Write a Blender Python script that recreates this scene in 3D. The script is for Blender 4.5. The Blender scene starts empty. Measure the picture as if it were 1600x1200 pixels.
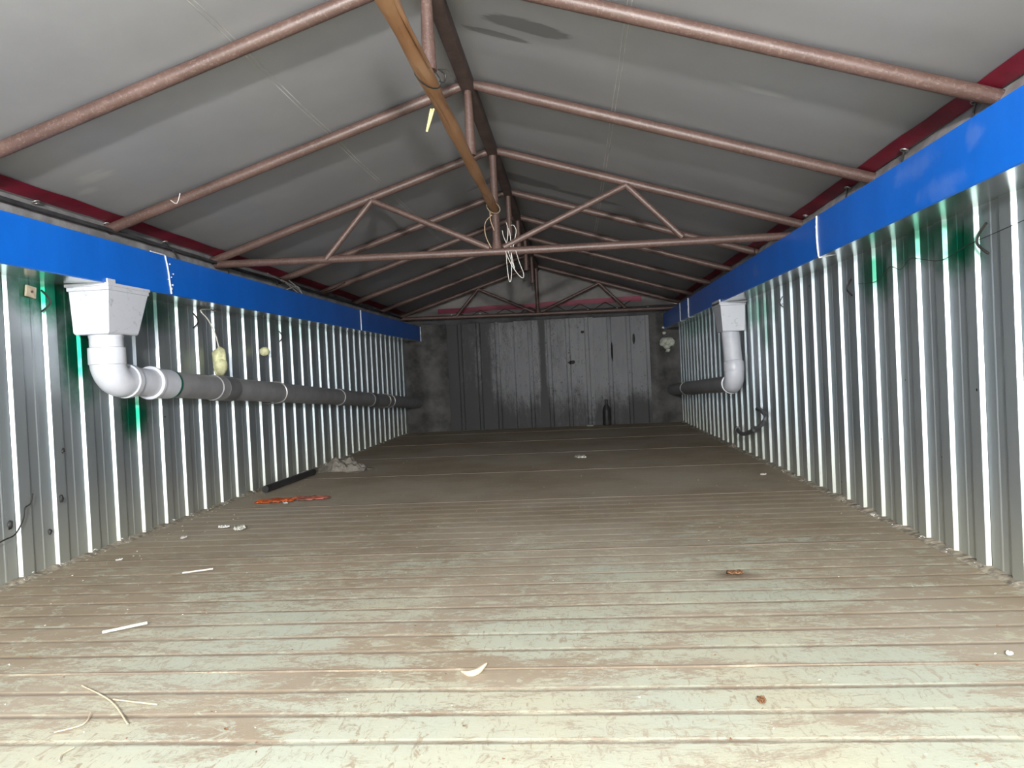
import bpy, bmesh, math, random
from mathutils import Vector, Matrix, noise as mnoise
random.seed(7)
S = bpy.context.scene
COL = S.collection
PI = math.pi

# ------------------------------------------------------------------ camera, light, exposure
FPX = 1150.0                                   # focal length in pixels of the 1600 px wide frame
def cam_axes():
    Y = Vector((98.0, -22.0, FPX)).normalized()            # room depth axis in camera space (x right, y down, z forward)
    d = Vector((0.046, 1.0, 0.0)); d = (d - d.dot(Y) * Y).normalized()
    Z = -d; X = Y.cross(Z)
    return X, Y, Z
ax, ay, az = cam_axes()
right = Vector((ax.x, ay.x, az.x)); down = Vector((ax.y, ay.y, az.y)); fwd = Vector((ax.z, ay.z, az.z))
cam = bpy.data.cameras.new('camera'); cam.sensor_fit = 'HORIZONTAL'; cam.sensor_width = 36.0
cam.lens = FPX / 1600.0 * 36.0; cam.clip_start = 0.02; cam.clip_end = 60
co = bpy.data.objects.new('camera', cam); COL.objects.link(co)
m = Matrix((right, -down, -fwd)).transposed().to_4x4(); m.translation = Vector((0, 0, 0.6)); co.matrix_world = m
S.camera = co

w = bpy.data.worlds.new('world'); S.world = w; w.use_nodes = True
bg = w.node_tree.nodes['Background']; bg.inputs[0].default_value = (1.0, 0.98, 0.94, 1); bg.inputs[1].default_value = 6.0

def lamp(name, loc, power, radius, color):
    l = bpy.data.lights.new(name, 'POINT'); l.energy = power; l.shadow_soft_size = radius; l.color = color
    o = bpy.data.objects.new(name, l); COL.objects.link(o); o.location = loc; return o
lamp('hand_lamp', (-0.02, -1.3, 1.12), 480.0, 0.05, (1.0, 0.985, 0.955))

vs = S.view_settings
vs.view_transform = 'Standard'; vs.look = 'None'; vs.gamma = 1.0; vs.use_curve_mapping = False; vs.exposure = 0.5

# ------------------------------------------------------------------ node helpers
class NT:
    def __init__(s, name):
        s.m = bpy.data.materials.new(name); s.m.use_nodes = True
        s.t = s.m.node_tree; s.b = s.t.nodes['Principled BSDF']
    def n(s, typ, **kw):
        x = s.t.nodes.new(typ)
        for k, v in kw.items(): setattr(x, k, v)
        return x
    def put(s, sock, v):
        if v is None: return
        if hasattr(v, 'is_output'): s.t.links.new(v, sock)
        elif isinstance(v, (tuple, list)):
            sock.default_value = tuple(v) + ((1.0,) if len(v) == 3 and sock.type == 'RGBA' else ())
        else: sock.default_value = v
    def pos(s): return s.n('ShaderNodeNewGeometry').outputs['Position']
    def obj(s): return s.n('ShaderNodeTexCoord').outputs['Object']
    def sep(s, v):
        x = s.n('ShaderNodeSeparateXYZ'); s.put(x.inputs[0], v); return x.outputs
    def mapping(s, v, scale=(1, 1, 1), rot=(0, 0, 0), loc=(0, 0, 0)):
        x = s.n('ShaderNodeMapping'); s.put(x.inputs[0], v); x.inputs[1].default_value = loc
        x.inputs[2].default_value = rot; x.inputs[3].default_value = scale; return x.outputs[0]
    def noise(s, v, scale, detail=4, rough=0.55, dist=0.0):
        x = s.n('ShaderNodeTexNoise'); s.put(x.inputs['Vector'], v); x.inputs['Scale'].default_value = scale
        x.inputs['Detail'].default_value = detail; x.inputs['Roughness'].default_value = rough
        x.inputs['Distortion'].default_value = dist; return x.outputs[0]
    def math(s, op, a, b=0.0, clamp=False):
        x = s.n('ShaderNodeMath', operation=op, use_clamp=clamp); s.put(x.inputs[0], a); s.put(x.inputs[1], b); return x.outputs[0]
    def rng(s, v, a, b, c=0.0, d=1.0, smooth=True):
        x = s.n('ShaderNodeMapRange'); x.interpolation_type = 'SMOOTHSTEP' if smooth else 'LINEAR'
        s.put(x.inputs[0], v)
        for i, q in enumerate((a, b, c, d)): x.inputs[i + 1].default_value = q
        return x.outputs[0]
    def mix(s, f, a, b, mode='MIX'):
        x = s.n('ShaderNodeMix', data_type='RGBA', blend_type=mode); s.put(x.inputs[0], f)
        s.put(x.inputs[6], a); s.put(x.inputs[7], b); return x.outputs[2]
    def spot(s, centre, size, edge=0.5, wob=None):
        """soft blotch around a world point, size per axis; wob jitters its rim"""
        x = s.n('ShaderNodeVectorMath', operation='SUBTRACT'); s.put(x.inputs[0], s.pos()); x.inputs[1].default_value = centre
        y = s.n('ShaderNodeVectorMath', operation='DIVIDE'); s.put(y.inputs[0], x.outputs[0]); y.inputs[1].default_value = size
        z = s.n('ShaderNodeVectorMath', operation='LENGTH'); s.put(z.inputs[0], y.outputs[0])
        d = z.outputs['Value']
        if wob is not None: d = s.math('ADD', d, wob)
        return s.rng(d, 1.0, edge, 0.0, 1.0)
    def mx(s, *a):
        r = a[0]
        for q in a[1:]: r = s.math('MAXIMUM', r, q)
        return r
    def bump(s, h, strength=0.3, dist=0.01):
        x = s.n('ShaderNodeBump'); s.put(x.inputs['Height'], h); x.inputs['Strength'].default_value = strength
        x.inputs['Distance'].default_value = dist; s.t.links.new(x.outputs[0], s.b.inputs['Normal'])
    def fin(s, color, rough=0.6, metal=0.0, spec=0.5):
        s.put(s.b.inputs['Base Color'], color); s.put(s.b.inputs['Roughness'], rough)
        s.put(s.b.inputs['Metallic'], metal); s.put(s.b.inputs['Specular IOR Level'], spec)
        return s.m

def simple(name, c, rough=0.6, metal=0.0, spec=0.5, var=0.25, scale=12.0, bump=0.0):
    N = NT(name); p = N.obj()
    n = N.noise(p, scale, 5, 0.6)
    k = N.rng(n, 0.3, 0.7, 0.0, 1.0)
    col = N.mix(k, tuple(q * (1 - var) for q in c), tuple(min(1, q * (1 + var)) for q in c))
    if bump: N.bump(N.noise(p, scale * 4, 4, 0.6), bump, 0.004)
    return N.fin(col, rough, metal, spec)

XL, XR, XC, YB = -1.832, 1.117, -0.357, 7.9
Y0 = -1.9                                       # near end of the hall, behind the camera
ZT, SL = 1.74, 0.315                            # ridge height of the tarpaulin, roof slope
def tarp_z(x): return ZT - SL * abs(x - XC)

# ------------------------------------------------------------------ materials
def mat_floor():
    N = NT('dirty_painted_floor_sheet'); P = N.pos(); sx, sy, sz = N.sep(P)
    p1 = N.mapping(P, (1.0, 1.0, 1.0), (0, 0, 0.6))
    p2 = N.mapping(P, (0.8, 1.5, 1.0), (0, 0, 0.55))
    a = N.noise(p2, 2.6, 10, 0.72, 0.7)
    b = N.noise(N.mapping(P, (1.0, 2.6, 1.0), (0, 0, 0.25), (3, 1, 0)), 8.0, 9, 0.75, 1.4)
    c = N.noise(N.mapping(P, (1.0, 2.2, 1.0), (0, 0, -0.5)), 34.0, 6, 0.75, 2.0)
    f = N.math('ADD', N.math('MULTIPLY', a, 0.60), N.math('ADD', N.math('MULTIPLY', b, 0.48), N.math('MULTIPLY', c, 0.30)))
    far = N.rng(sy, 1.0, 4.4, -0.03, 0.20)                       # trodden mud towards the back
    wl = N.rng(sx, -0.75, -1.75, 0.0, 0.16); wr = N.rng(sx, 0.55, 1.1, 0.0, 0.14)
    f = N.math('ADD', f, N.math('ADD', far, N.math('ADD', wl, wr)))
    ph = N.math('FRACT', N.math('ADD', N.math('DIVIDE', N.math('ADD', N.math('SUBTRACT', sy, 1.479 + 0.001 - 40 * 0.0985), N.math('MULTIPLY', N.math('SUBTRACT', N.noise(P, 3.0, 3), 0.5), 0.006)), 0.0985), 0.5))
    gd = N.math('MULTIPLY', N.math('ABSOLUTE', N.math('SUBTRACT', ph, 0.5)), 0.0985)
    fill = N.math('MULTIPLY', N.rng(sy, 3.4, 2.0, 0.12, 1.0), N.rng(N.noise(N.mapping(P, (1.2, 4, 1)), 3.5, 5, 0.65), 0.34, 0.56, 0.25, 1.0))
    groove = N.math('MULTIPLY', N.rng(gd, 0.0062, 0.0030), fill)
    shoulder = N.math('MULTIPLY', N.rng(gd, 0.020, 0.004), 0.05); f = N.math('ADD', f, shoulder)
    wj = N.math('MULTIPLY', N.math('SUBTRACT', b, 0.5), 1.3)
    sm = None
    for (x, y, ax_, ay_, k) in ((-0.66, 1.24, 0.16, 0.10, 0.10), (-0.54, 1.42, 0.15, 0.10, 0.10), (-0.42, 1.68, 0.14, 0.14, 0.10), (-0.28, 1.86, 0.13, 0.16, 0.09), (-0.22, 2.2, 0.12, 0.25, 0.09),
                              (-0.20, 1.49, 0.22, 0.10, 0.08), (0.10, 1.47, 0.20, 0.06, 0.05), (-1.6, 2.1, 0.35, 0.5, 0.10), (0.85, 1.75, 0.25, 0.22, 0.07), (0.47, 1.25, 0.10, 0.05, 0.10)):
        q = N.math('MULTIPLY', N.spot((x, y, 0), (ax_ * 1.4, ay_ * 1.4, 1), 0.2, wj), k); sm = q if sm is None else N.math('MAXIMUM', sm, q)
    f = N.math('ADD', f, sm)
    dirt = N.rng(f, 0.662, 0.752)
    paint = N.mix(N.rng(N.noise(P, 2.2, 3), 0.35, 0.65), (0.47, 0.455, 0.34), (0.44, 0.46, 0.37))
    mud = N.mix(N.rng(N.noise(p1, 3.0, 6, 0.65), 0.3, 0.7), (0.235, 0.172, 0.112), (0.325, 0.25, 0.172))
    dry = N.rng(N.noise(P, 0.7, 4, 0.6), 0.40, 0.62); mud = N.mix(dry, mud, (0.36, 0.30, 0.23))
    col = N.mix(N.math('MULTIPLY', dirt, 0.88), paint, mud)
    d1 = N.noise(N.mapping(P, (1.0, 1.9, 1.0), (0, 0, 0.7)), 15.0, 10, 0.78, 0.8); d2 = N.noise(N.mapping(P, (2.2, 0.8, 1.0), (0, 0, -0.6), (5, 2, 0)), 26.0, 8, 0.75, 1.2)
    fleck = N.math('MULTIPLY', N.rng(d1, 0.52, 0.60), N.rng(sy, 3.6, 1.6, 0.15, 0.75))
    scr = N.math('MULTIPLY', N.rng(d2, 0.53, 0.62), 0.8)
    col = N.mix(N.math('MULTIPLY', fleck, dirt), col, paint)
    col = N.mix(N.math('MULTIPLY', scr, N.math('SUBTRACT', 1.0, dirt)), col, mud)
    col = N.mix(N.math('MULTIPLY', groove, 0.72), col, (0.165, 0.125, 0.09))
    blot = N.spot((0.424, 2.117, 0), (0.09, 0.07, 1), 0.2, N.math('MULTIPLY', N.math('SUBTRACT', c, 0.5), 1.5))
    col = N.mix(N.math('MULTIPLY', blot, 0.75), col, (0.12, 0.075, 0.045))
    h = N.math('ADD', N.math('MULTIPLY', dirt, 0.6), N.math('MULTIPLY', c, 0.5))
    N.bump(h, 0.25, 0.006)
    return N.fin(col, N.rng(dirt, 0, 1, 0.5, 0.85), 0.0, 0.35)

def mat_lip():
    N = NT('bare_sheet_edge'); P = N.pos()
    k = N.math('MULTIPLY', N.rng(N.noise(N.mapping(P, (1, 3, 1)), 3.0, 6, 0.75), 0.60, 0.68), 0.6)
    return N.fin(N.mix(k, (0.16, 0.125, 0.09), (0.75, 0.72, 0.6)), 0.6)

def mat_wall(side):
    N = NT('grey_enamel_wall_sheet_' + side); P = N.pos(); sx, sy, sz = N.sep(P)
    n = N.noise(N.mapping(P, (1, 1, 0.25)), 3.0, 5, 0.6); fine = N.noise(N.mapping(P, (1, 1, 0.12)), 30.0, 4, 0.6)
    col = N.mix(N.rng(n, 0.3, 0.7), (0.42, 0.475, 0.505), (0.51, 0.555, 0.58))
    col = N.mix(N.math('MULTIPLY', N.rng(fine, 0.55, 0.8), 0.3), col, (0.6, 0.63, 0.64))
    wob = N.math('MULTIPLY', N.math('SUBTRACT', N.noise(P, 9.0, 4, 0.6), 0.5), 0.9)
    G = ([((XR, 2.22, 0.90), (1, 0.13, 0.09), 1.0), ((XR, 2.45, 0.95), (1, 0.30, 0.075), 0.75), ((XR, 2.80, 0.90), (1, 0.17, 0.10), 0.8),
          ((XR, 4.50, 0.90), (1, 0.35, 0.10), 0.6), ((XR, 4.40, 0.76), (1, 0.15, 0.10), 0.45), ((XR, 6.9, 0.93), (1, 0.8, 0.08), 0.4)] if side == 'right' else
         [((XL, 2.43, 0.94), (1, 0.20, 0.10), 0.9), ((XL, 2.58, 0.76), (1, 0.10, 0.22), 0.95), ((XL, 2.91, 0.49), (1, 0.12, 0.10), 0.9),
          ((XL, 3.05, 0.95), (1, 0.30, 0.09), 0.6), ((XL, 4.6, 0.94), (1, 0.9, 0.06), 0.25)])
    g = None
    for c, s, k in G:
        q = N.math('MULTIPLY', N.spot(c, (1, s[1] * 1.45, s[2] * 1.45), 0.2, wob), min(1, k * 1.15)); g = q if g is None else N.math('MAXIMUM', g, q)
    col = N.mix(g, col, (0.0, 0.17, 0.09))
    pale = N.math('MULTIPLY', N.spot((XL, 3.02, 0.40), (1, 0.16, 0.12), 0.0) if side == 'left' else N.spot((XR, 3.75, 0.82), (1, 0.18, 0.10), 0.0), 0.35)
    col = N.mix(pale, col, (0.6, 0.64, 0.63))
    dust = N.math('MULTIPLY', N.rng(N.math('ADD', sz, N.math('MULTIPLY', n, 0.3)), 0.50, 0.12), 0.55)
    col = N.mix(dust, col, (0.52, 0.515, 0.40))
    sp = N.n('ShaderNodeTexVoronoi'); N.put(sp.inputs[0], P); sp.inputs['Scale'].default_value = 9.0
    spk = N.math('MULTIPLY', N.rng(sp.outputs['Distance'], 0.055, 0.03), N.rng(N.noise(P, 2.3, 2), 0.55, 0.6))
    col = N.mix(spk, col, (0.02, 0.02, 0.02))
    N.bump(fine, 0.06, 0.002)
    return N.fin(col, N.math('ADD', N.math('MULTIPLY', dust, 0.08), 0.42), N.math('SUBTRACT', 0.83, N.math('MULTIPLY', dust, 0.25)), 0.6)

def mat_tarp():
    N = NT('grey_tarpaulin'); P = N.pos(); sx, sy, sz = N.sep(P)
    n = N.noise(N.mapping(P, (1.0, 0.7, 1)), 2.0, 5, 0.6)
    col = N.mix(N.rng(n, 0.3, 0.7), (0.285, 0.288, 0.298), (0.325, 0.328, 0.338))
    fold = N.noise(N.mapping(P, (0.7, 2.2, 1), (0, 0, 0.5)), 3.0, 3, 0.5)
    col = N.mix(N.math('MULTIPLY', N.rng(fold, 0.5, 0.75), 0.15), col, (0.27, 0.272, 0.28))
    w1 = N.noise(N.mapping(P, (1, 5, 1), (0, 0, 0.15)), 4.0, 5, 0.65)
    wj = N.math('MULTIPLY', N.math('SUBTRACT', w1, 0.5), 1.6)
    st = N.mx(N.spot((-0.10, 2.275, 1.66), (0.15, 0.045, 0.2), 0.75, wj), N.spot((-0.20, 2.375, 1.68), (0.14, 0.028, 0.2), 0.75, wj),
              N.spot((-0.25, 4.25, 1.7), (0.30, 0.10, 0.2), 0.7, wj), N.spot((0.1, 4.3, 1.6), (0.25, 0.06, 0.2), 0.7, wj))
    col = N.mix(N.math('MULTIPLY', st, 0.62), col, (0.095, 0.094, 0.094))
    chalk = N.mx(N.spot((-1.62, 2.42, 1.35), (0.10, 0.05, 0.3), 0.3, wj), N.spot((-1.70, 2.5, 1.33), (0.05, 0.04, 0.3), 0.3, wj), N.spot((0.62, 2.35, 1.43), (0.12, 0.03, 0.3), 0.2, wj))
    col = N.mix(N.math('MULTIPLY', chalk, 0.35), col, (0.5, 0.5, 0.5))
    N.bump(N.math('ADD', fold, N.math('MULTIPLY', n, 0.5)), 0.15, 0.012)
    return N.fin(col, 0.62, 0.0, 0.3)

def mat_back():
    N = NT('sooty_back_sheet'); P = N.pos(); sx, sy, sz = N.sep(P)
    s1 = N.noise(N.mapping(P, (1, 1, 0.10)), 9.0, 6, 0.7); s2 = N.noise(N.mapping(P, (1, 1, 0.3)), 3.0, 5, 0.65)
    s3 = N.noise(N.mapping(P, (1, 1, 0.45)), 26.0, 5, 0.7)
    base = N.mix(N.rng(s2, 0.3, 0.7), (0.185, 0.19, 0.205), (0.25, 0.255, 0.27))
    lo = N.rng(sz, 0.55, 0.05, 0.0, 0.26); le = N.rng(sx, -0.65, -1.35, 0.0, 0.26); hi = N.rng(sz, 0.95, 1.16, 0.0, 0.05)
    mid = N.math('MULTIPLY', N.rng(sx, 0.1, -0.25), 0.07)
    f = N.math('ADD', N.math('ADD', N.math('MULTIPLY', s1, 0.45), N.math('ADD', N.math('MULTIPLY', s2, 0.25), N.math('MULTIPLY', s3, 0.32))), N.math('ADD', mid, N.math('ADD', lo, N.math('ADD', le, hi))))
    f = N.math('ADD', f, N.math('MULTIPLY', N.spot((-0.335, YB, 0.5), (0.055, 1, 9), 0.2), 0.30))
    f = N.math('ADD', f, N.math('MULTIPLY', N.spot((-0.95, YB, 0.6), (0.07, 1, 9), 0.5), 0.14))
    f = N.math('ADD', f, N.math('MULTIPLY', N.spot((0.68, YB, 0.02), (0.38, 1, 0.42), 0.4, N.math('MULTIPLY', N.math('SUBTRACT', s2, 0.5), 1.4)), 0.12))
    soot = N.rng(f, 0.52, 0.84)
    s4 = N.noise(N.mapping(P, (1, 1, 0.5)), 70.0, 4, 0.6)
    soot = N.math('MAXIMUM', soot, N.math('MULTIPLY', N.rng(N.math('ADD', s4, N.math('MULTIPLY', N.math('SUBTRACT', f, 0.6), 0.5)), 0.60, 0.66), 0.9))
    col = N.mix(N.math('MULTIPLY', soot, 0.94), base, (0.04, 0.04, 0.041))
    wob = N.math('MULTIPLY', N.math('SUBTRACT', s3, 0.5), 1.5)
    bl = N.mx(N.spot((-0.03, YB, 0.683), (0.045, 1, 0.022), 0.8, wob), N.spot((0.405, YB, 0.77), (0.013, 1, 0.12), 0.7, wob), N.spot((0.64, YB, 0.90), (0.016, 1, 0.07), 0.7, wob),
              N.spot((0.1, YB, 1.0), (0.02, 1, 0.015), 0.8, wob))
    col = N.mix(bl, col, (0.008, 0.008, 0.009))
    N.bump(s3, 0.2, 0.004)
    return N.fin(col, 0.6, 0.0, 0.3)

def mat_tube():
    N = NT('pink_brown_primer_steel'); P = N.obj()
    n = N.noise(P, 7, 5, 0.65); k = N.noise(P, 120, 4, 0.7)
    col = N.mix(N.rng(n, 0.3, 0.7), (0.080, 0.047, 0.039), (0.115, 0.070, 0.059))
    col = N.mix(N.math('MULTIPLY', N.rng(k, 0.53, 0.62), 0.45), col, (0.20, 0.14, 0.12))
    col = N.mix(N.math('MULTIPLY', N.rng(k, 0.45, 0.36), 0.5), col, (0.10, 0.055, 0.042))
    N.bump(k, 0.35, 0.003)
    return N.fin(col, 0.42, 0.0, 0.55)

def mat_pole():
    N = NT('bark_stripped_pole'); P = N.obj()
    g = N.noise(N.mapping(P, (1, 0.12, 1)), 42, 6, 0.65, 0.5); n = N.noise(P, 5, 4)
    col = N.mix(N.rng(n, 0.3, 0.7), (0.27, 0.135, 0.062), (0.33, 0.19, 0.105))
    col = N.mix(N.math('MULTIPLY', N.rng(g, 0.52, 0.68), 0.6), col, (0.16, 0.08, 0.042))
    N.bump(g, 0.4, 0.004)
    return N.fin(col, 0.7, 0, 0.3)

def mat_blue():
    N = NT('blue_painted_gutter'); P = N.pos(); sx, sy, sz = N.sep(P)
    n = N.noise(N.mapping(P, (1, 1, 0.35)), 5, 5, 0.65)
    col = N.mix(N.rng(n, 0.35, 0.7), (0.003, 0.125, 0.58), (0.005, 0.145, 0.66))
    wob = N.math('MULTIPLY', N.math('SUBTRACT', N.noise(P, 11, 5, 0.65, 0.5), 0.5), 2.2)
    dust = N.mx(N.spot((0.95, 2.13, 1.11), (1, 0.16, 0.045), 0.2, wob), N.spot((0.95, 1.95, 1.02), (1, 0.16, 0.04), 0.2, wob), N.spot((0.95, 3.9, 1.06), (1, 0.07, 0.05), 0.6, wob), N.spot((0.95, 1.8, 1.10), (1, 0.05, 0.04), 0.2, wob))
    col = N.mix(N.math('MULTIPLY', dust, 0.13), col, (0.35, 0.42, 0.62))
    return N.fin(col, 0.32, 0.0, 0.5)

M = dict(
    floor=mat_floor(), lip=mat_lip(), wall_l=mat_wall('left'), wall_r=mat_wall('right'), tarp=mat_tarp(), back=mat_back(),
    tube=mat_tube(), pole=mat_pole(), blue=mat_blue(),
    ridge=simple('dark_brown_steel', (0.075, 0.05, 0.042), 0.6, 0, 0.4, 0.3, 9, 0.3),
    under=simple('bare_gutter_underside', (0.50, 0.55, 0.55), 0.22, 0.9, 0.5, 0.12, 3),
    red=simple('red_tarpaulin_band', (0.195, 0.012, 0.03), 0.5, 0, 0.4, 0.35, 6),
    pink=simple('faded_red_band', (0.24, 0.024, 0.06), 0.5, 0, 0.4, 0.2, 6),
    flap=simple('grey_tarpaulin_hem', (0.30, 0.29, 0.285), 0.65, 0, 0.3, 0.3, 9, 0.3),
    flapd=simple('dark_tarpaulin_fold', (0.055, 0.055, 0.058), 0.65, 0, 0.3, 0.4, 7, 0.3),
    soot=simple('sooty_corner_sheet', (0.065, 0.063, 0.062), 0.6, 0, 0.3, 0.5, 6, 0.4),
    pvc=simple('white_plastic', (0.57, 0.59, 0.65), 0.35, 0, 0.5, 0.05, 14),
    pvcg=simple('grey_plastic_pipe', (0.24, 0.24, 0.25), 0.42, 0, 0.5, 0.15, 8),
    pvcd=simple('dark_grey_plastic', (0.13, 0.13, 0.135), 0.45, 0, 0.5, 0.2, 8),
    green=simple('green_spray_paint', (0.02, 0.13, 0.09), 0.6, 0, 0.4, 0.4, 20),
    seal=simple('white_sealant', (0.72, 0.76, 0.78), 0.6, 0, 0.4, 0.15, 60),
    foam=simple('yellowed_foam', (0.60, 0.60, 0.36), 0.8, 0, 0.2, 0.22, 30, 0.5),
    foamw=simple('pale_foam', (0.42, 0.44, 0.38), 0.8, 0, 0.2, 0.35, 22, 0.6),
    wirew=simple('white_wire', (0.62, 0.60, 0.55), 0.45, 0, 0.5, 0.1, 30),
    twine=simple('tan_twine', (0.45, 0.33, 0.22), 0.8, 0, 0.2, 0.2, 60),
    yel=simple('yellow_tape', (0.68, 0.58, 0.24), 0.7, 0, 0.2, 0.2, 40),
    wired=simple('dark_wire', (0.035, 0.034, 0.032), 0.5, 0.4, 0.5, 0.3, 30),
    steel=simple('dull_steel', (0.45, 0.44, 0.42), 0.4, 0.8, 0.5, 0.2, 30),
    rag=simple('grey_rag', (0.22, 0.20, 0.172), 0.9, 0, 0.1, 0.3, 25, 0.6),
    black=simple('black_plastic', (0.025, 0.025, 0.025), 0.5, 0, 0.4, 0.3, 10),
    orange=simple('orange_plastic_film', (0.58, 0.12, 0.03), 0.5, 0, 0.4, 0.3, 25),
    redf=simple('dusty_red_film', (0.42, 0.13, 0.09), 0.6, 0, 0.3, 0.3, 25),
    straw=simple('pale_straw', (0.52, 0.43, 0.30), 0.8, 0, 0.2, 0.15, 40),
    stick=simple('whitish_splinter', (0.58, 0.57, 0.50), 0.8, 0, 0.2, 0.15, 40),
    wood=simple('beige_plywood', (0.42, 0.36, 0.27), 0.8, 0, 0.2, 0.2, 30),
    paper=simple('white_paper_scrap', (0.75, 0.74, 0.70), 0.8, 0, 0.2, 0.1, 30),
    leaf=simple('brown_dry_leaf', (0.22, 0.11, 0.055), 0.8, 0, 0.2, 0.35, 40),
    hose=simple('dark_hose', (0.075, 0.08, 0.085), 0.45, 0, 0.5, 0.2, 20),
    frame=simple('rusty_wall_plate', (0.10, 0.075, 0.06), 0.7, 0, 0.3, 0.4, 8, 0.3),
    outer=simple('outer_board', (0.10, 0.10, 0.10), 0.8, 0, 0.2, 0.2, 6),
    subfl=simple('dark_subfloor', (0.08, 0.065, 0.05), 0.9, 0, 0.1, 0.3, 6),
    grime=simple('grime_and_mortar', (0.30, 0.265, 0.21), 0.9, 0, 0.1, 0.5, 40, 0.6),
    lump=simple('white_foam_crumbs', (0.62, 0.61, 0.57), 0.9, 0, 0.1, 0.25, 60, 0.5),
)

# ------------------------------------------------------------------ mesh helpers
def link(name, me, mat=None, parent=None, smooth=False):
    if mat is not None and not me.materials: me.materials.append(mat)
    if smooth:
        for p in me.polygons: p.use_smooth = True
    o = bpy.data.objects.new(name, me); COL.objects.link(o)
    if parent is not None: o.parent = parent
    return o
def from_bm(name, bm, mat, parent=None, smooth=False):
    bmesh.ops.recalc_face_normals(bm, faces=bm.faces)
    me = bpy.data.meshes.new(name); bm.to_mesh(me); bm.free()
    return link(name, me, mat, parent, smooth)
def auto(o, ang=40):
    me = o.data
    me.shade_smooth() if hasattr(me, 'shade_smooth') else None
    if hasattr(me, 'set_sharp_from_angle'): me.set_sharp_from_angle(angle=math.radians(ang))
    return o
def empty(name, loc=(0, 0, 0)):
    o = bpy.data.objects.new(name, None); COL.objects.link(o); o.location = loc; o.empty_display_size = 0.05; return o
def tag(o, label=None, cat=None, group=None, kind=None):
    if label: o['label'] = label
    if cat: o['category'] = cat
    if group: o['group'] = group
    if kind: o['kind'] = kind
    return o
def keep(o, parent):
    """parent without moving: parts are modelled in world coordinates"""
    o.parent = parent; o.matrix_parent_inverse = Matrix.Translation(-Vector(parent.location)); return o

def bm_box(bm, a, b):
    vs = [bm.verts.new((x, y, z)) for x in (a[0], b[0]) for y in (a[1], b[1]) for z in (a[2], b[2])]
    for f in ((0, 1, 3, 2), (4, 6, 7, 5), (0, 4, 5, 1), (2, 3, 7, 6), (0, 2, 6, 4), (1, 5, 7, 3)): bm.faces.new([vs[i] for i in f])
    return vs
def box(name, a, b, mat, parent=None, bev=0.0):
    bm = bmesh.new(); bm_box(bm, a, b)
    if bev: bmesh.ops.bevel(bm, geom=bm.edges[:], offset=bev, segments=2, affect='EDGES', profile=0.6)
    o = from_bm(name, bm, mat)
    if bev: auto(o)
    return keep(o, parent) if parent else o
def ring_section(kind, r, seg):
    if kind == 'round': return [(r * math.cos(2 * PI * i / seg), r * math.sin(2 * PI * i / seg)) for i in range(seg)]
    out = []                                     # rounded square, half width r, corner radius 0.42 r
    c = r * 0.58; q = r - c; k = 4
    for j, (sx, sy) in enumerate(((1, 1), (-1, 1), (-1, -1), (1, -1))):
        for i in range(k + 1):
            t = PI / 2 * (j + i / k); out.append((sx * c + q * math.cos(t), sy * c + q * math.sin(t)))
    return out
def bm_tube(bm, pts, rad, seg=12, kind='round', cap=True, up=Vector((0, 0, 1)), wob=0.0):
    pts = [Vector(p) for p in pts]; rads = rad if isinstance(rad, (list, tuple)) else [rad] * len(pts)
    rings = []; n = len(pts)
    t0 = (pts[1] - pts[0]).normalized()
    if abs(t0.dot(up)) > 0.95: up = Vector((0, 1, 0)) if abs(t0.y) < 0.9 else Vector((1, 0, 0))
    side = t0.cross(up).normalized()
    for i, p in enumerate(pts):
        t = (pts[min(i + 1, n - 1)] - pts[max(i - 1, 0)]).normalized()
        side = (side - side.dot(t) * t).normalized(); u = side.cross(t).normalized()
        sec = ring_section(kind, rads[i], seg)
        k = [1 + wob * mnoise.noise(Vector((a * 40 + i * 3.1, b * 40, i * 1.7))) for a, b in sec]
        rings.append([bm.verts.new(p + side * a * kk + u * b * kk) for (a, b), kk in zip(sec, k)])
    for A, B in zip(rings, rings[1:]):
        m_ = len(A)
        for j in range(m_): bm.faces.new((A[j], A[(j + 1) % m_], B[(j + 1) % m_], B[j]))
    if cap:
        bm.faces.new(list(reversed(rings[0]))); bm.faces.new(rings[-1])
    return rings
def tube(name, pts, rad, mat, parent=None, seg=12, kind='round', cap=True, wob=0.0):
    bm = bmesh.new(); bm_tube(bm, pts, rad, seg, kind, cap, wob=wob)
    o = auto(from_bm(name, bm, mat), 35)
    return keep(o, parent) if parent else o
def smooth_path(pts, n=6):
    pts = [Vector(p) for p in pts]; out = []
    for i in range(len(pts) - 1):
        p0 = pts[max(i - 1, 0)]; p1 = pts[i]; p2 = pts[i + 1]; p3 = pts[min(i + 2, len(pts) - 1)]
        for k in range(n):
            t = k / n
            out.append(0.5 * (2 * p1 + (p2 - p0) * t + (2 * p0 - 5 * p1 + 4 * p2 - p3) * t * t + (3 * p1 - p0 - 3 * p2 + p3) * t ** 3))
    out.append(pts[-1]); return out
def wire(name, pts, r, mat, parent=None, seg=6, n=6):
    return tube(name, smooth_path(pts, n), r, mat, parent, seg)
def hollow(name, pts, ro, ri, mat, parent, seg=24):
    """open pipe piece with wall thickness along a path"""
    bm = bmesh.new(); A = bm_tube(bm, pts, ro, seg, cap=False); B = bm_tube(bm, pts, ri, seg, cap=False)
    for a, b in ((A[0], B[0]), (A[-1], B[-1])):
        for j in range(seg): bm.faces.new((a[j], a[(j + 1) % seg], b[(j + 1) % seg], b[j]))
    return keep(auto(from_bm(name, bm, mat), 35), parent)
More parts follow.
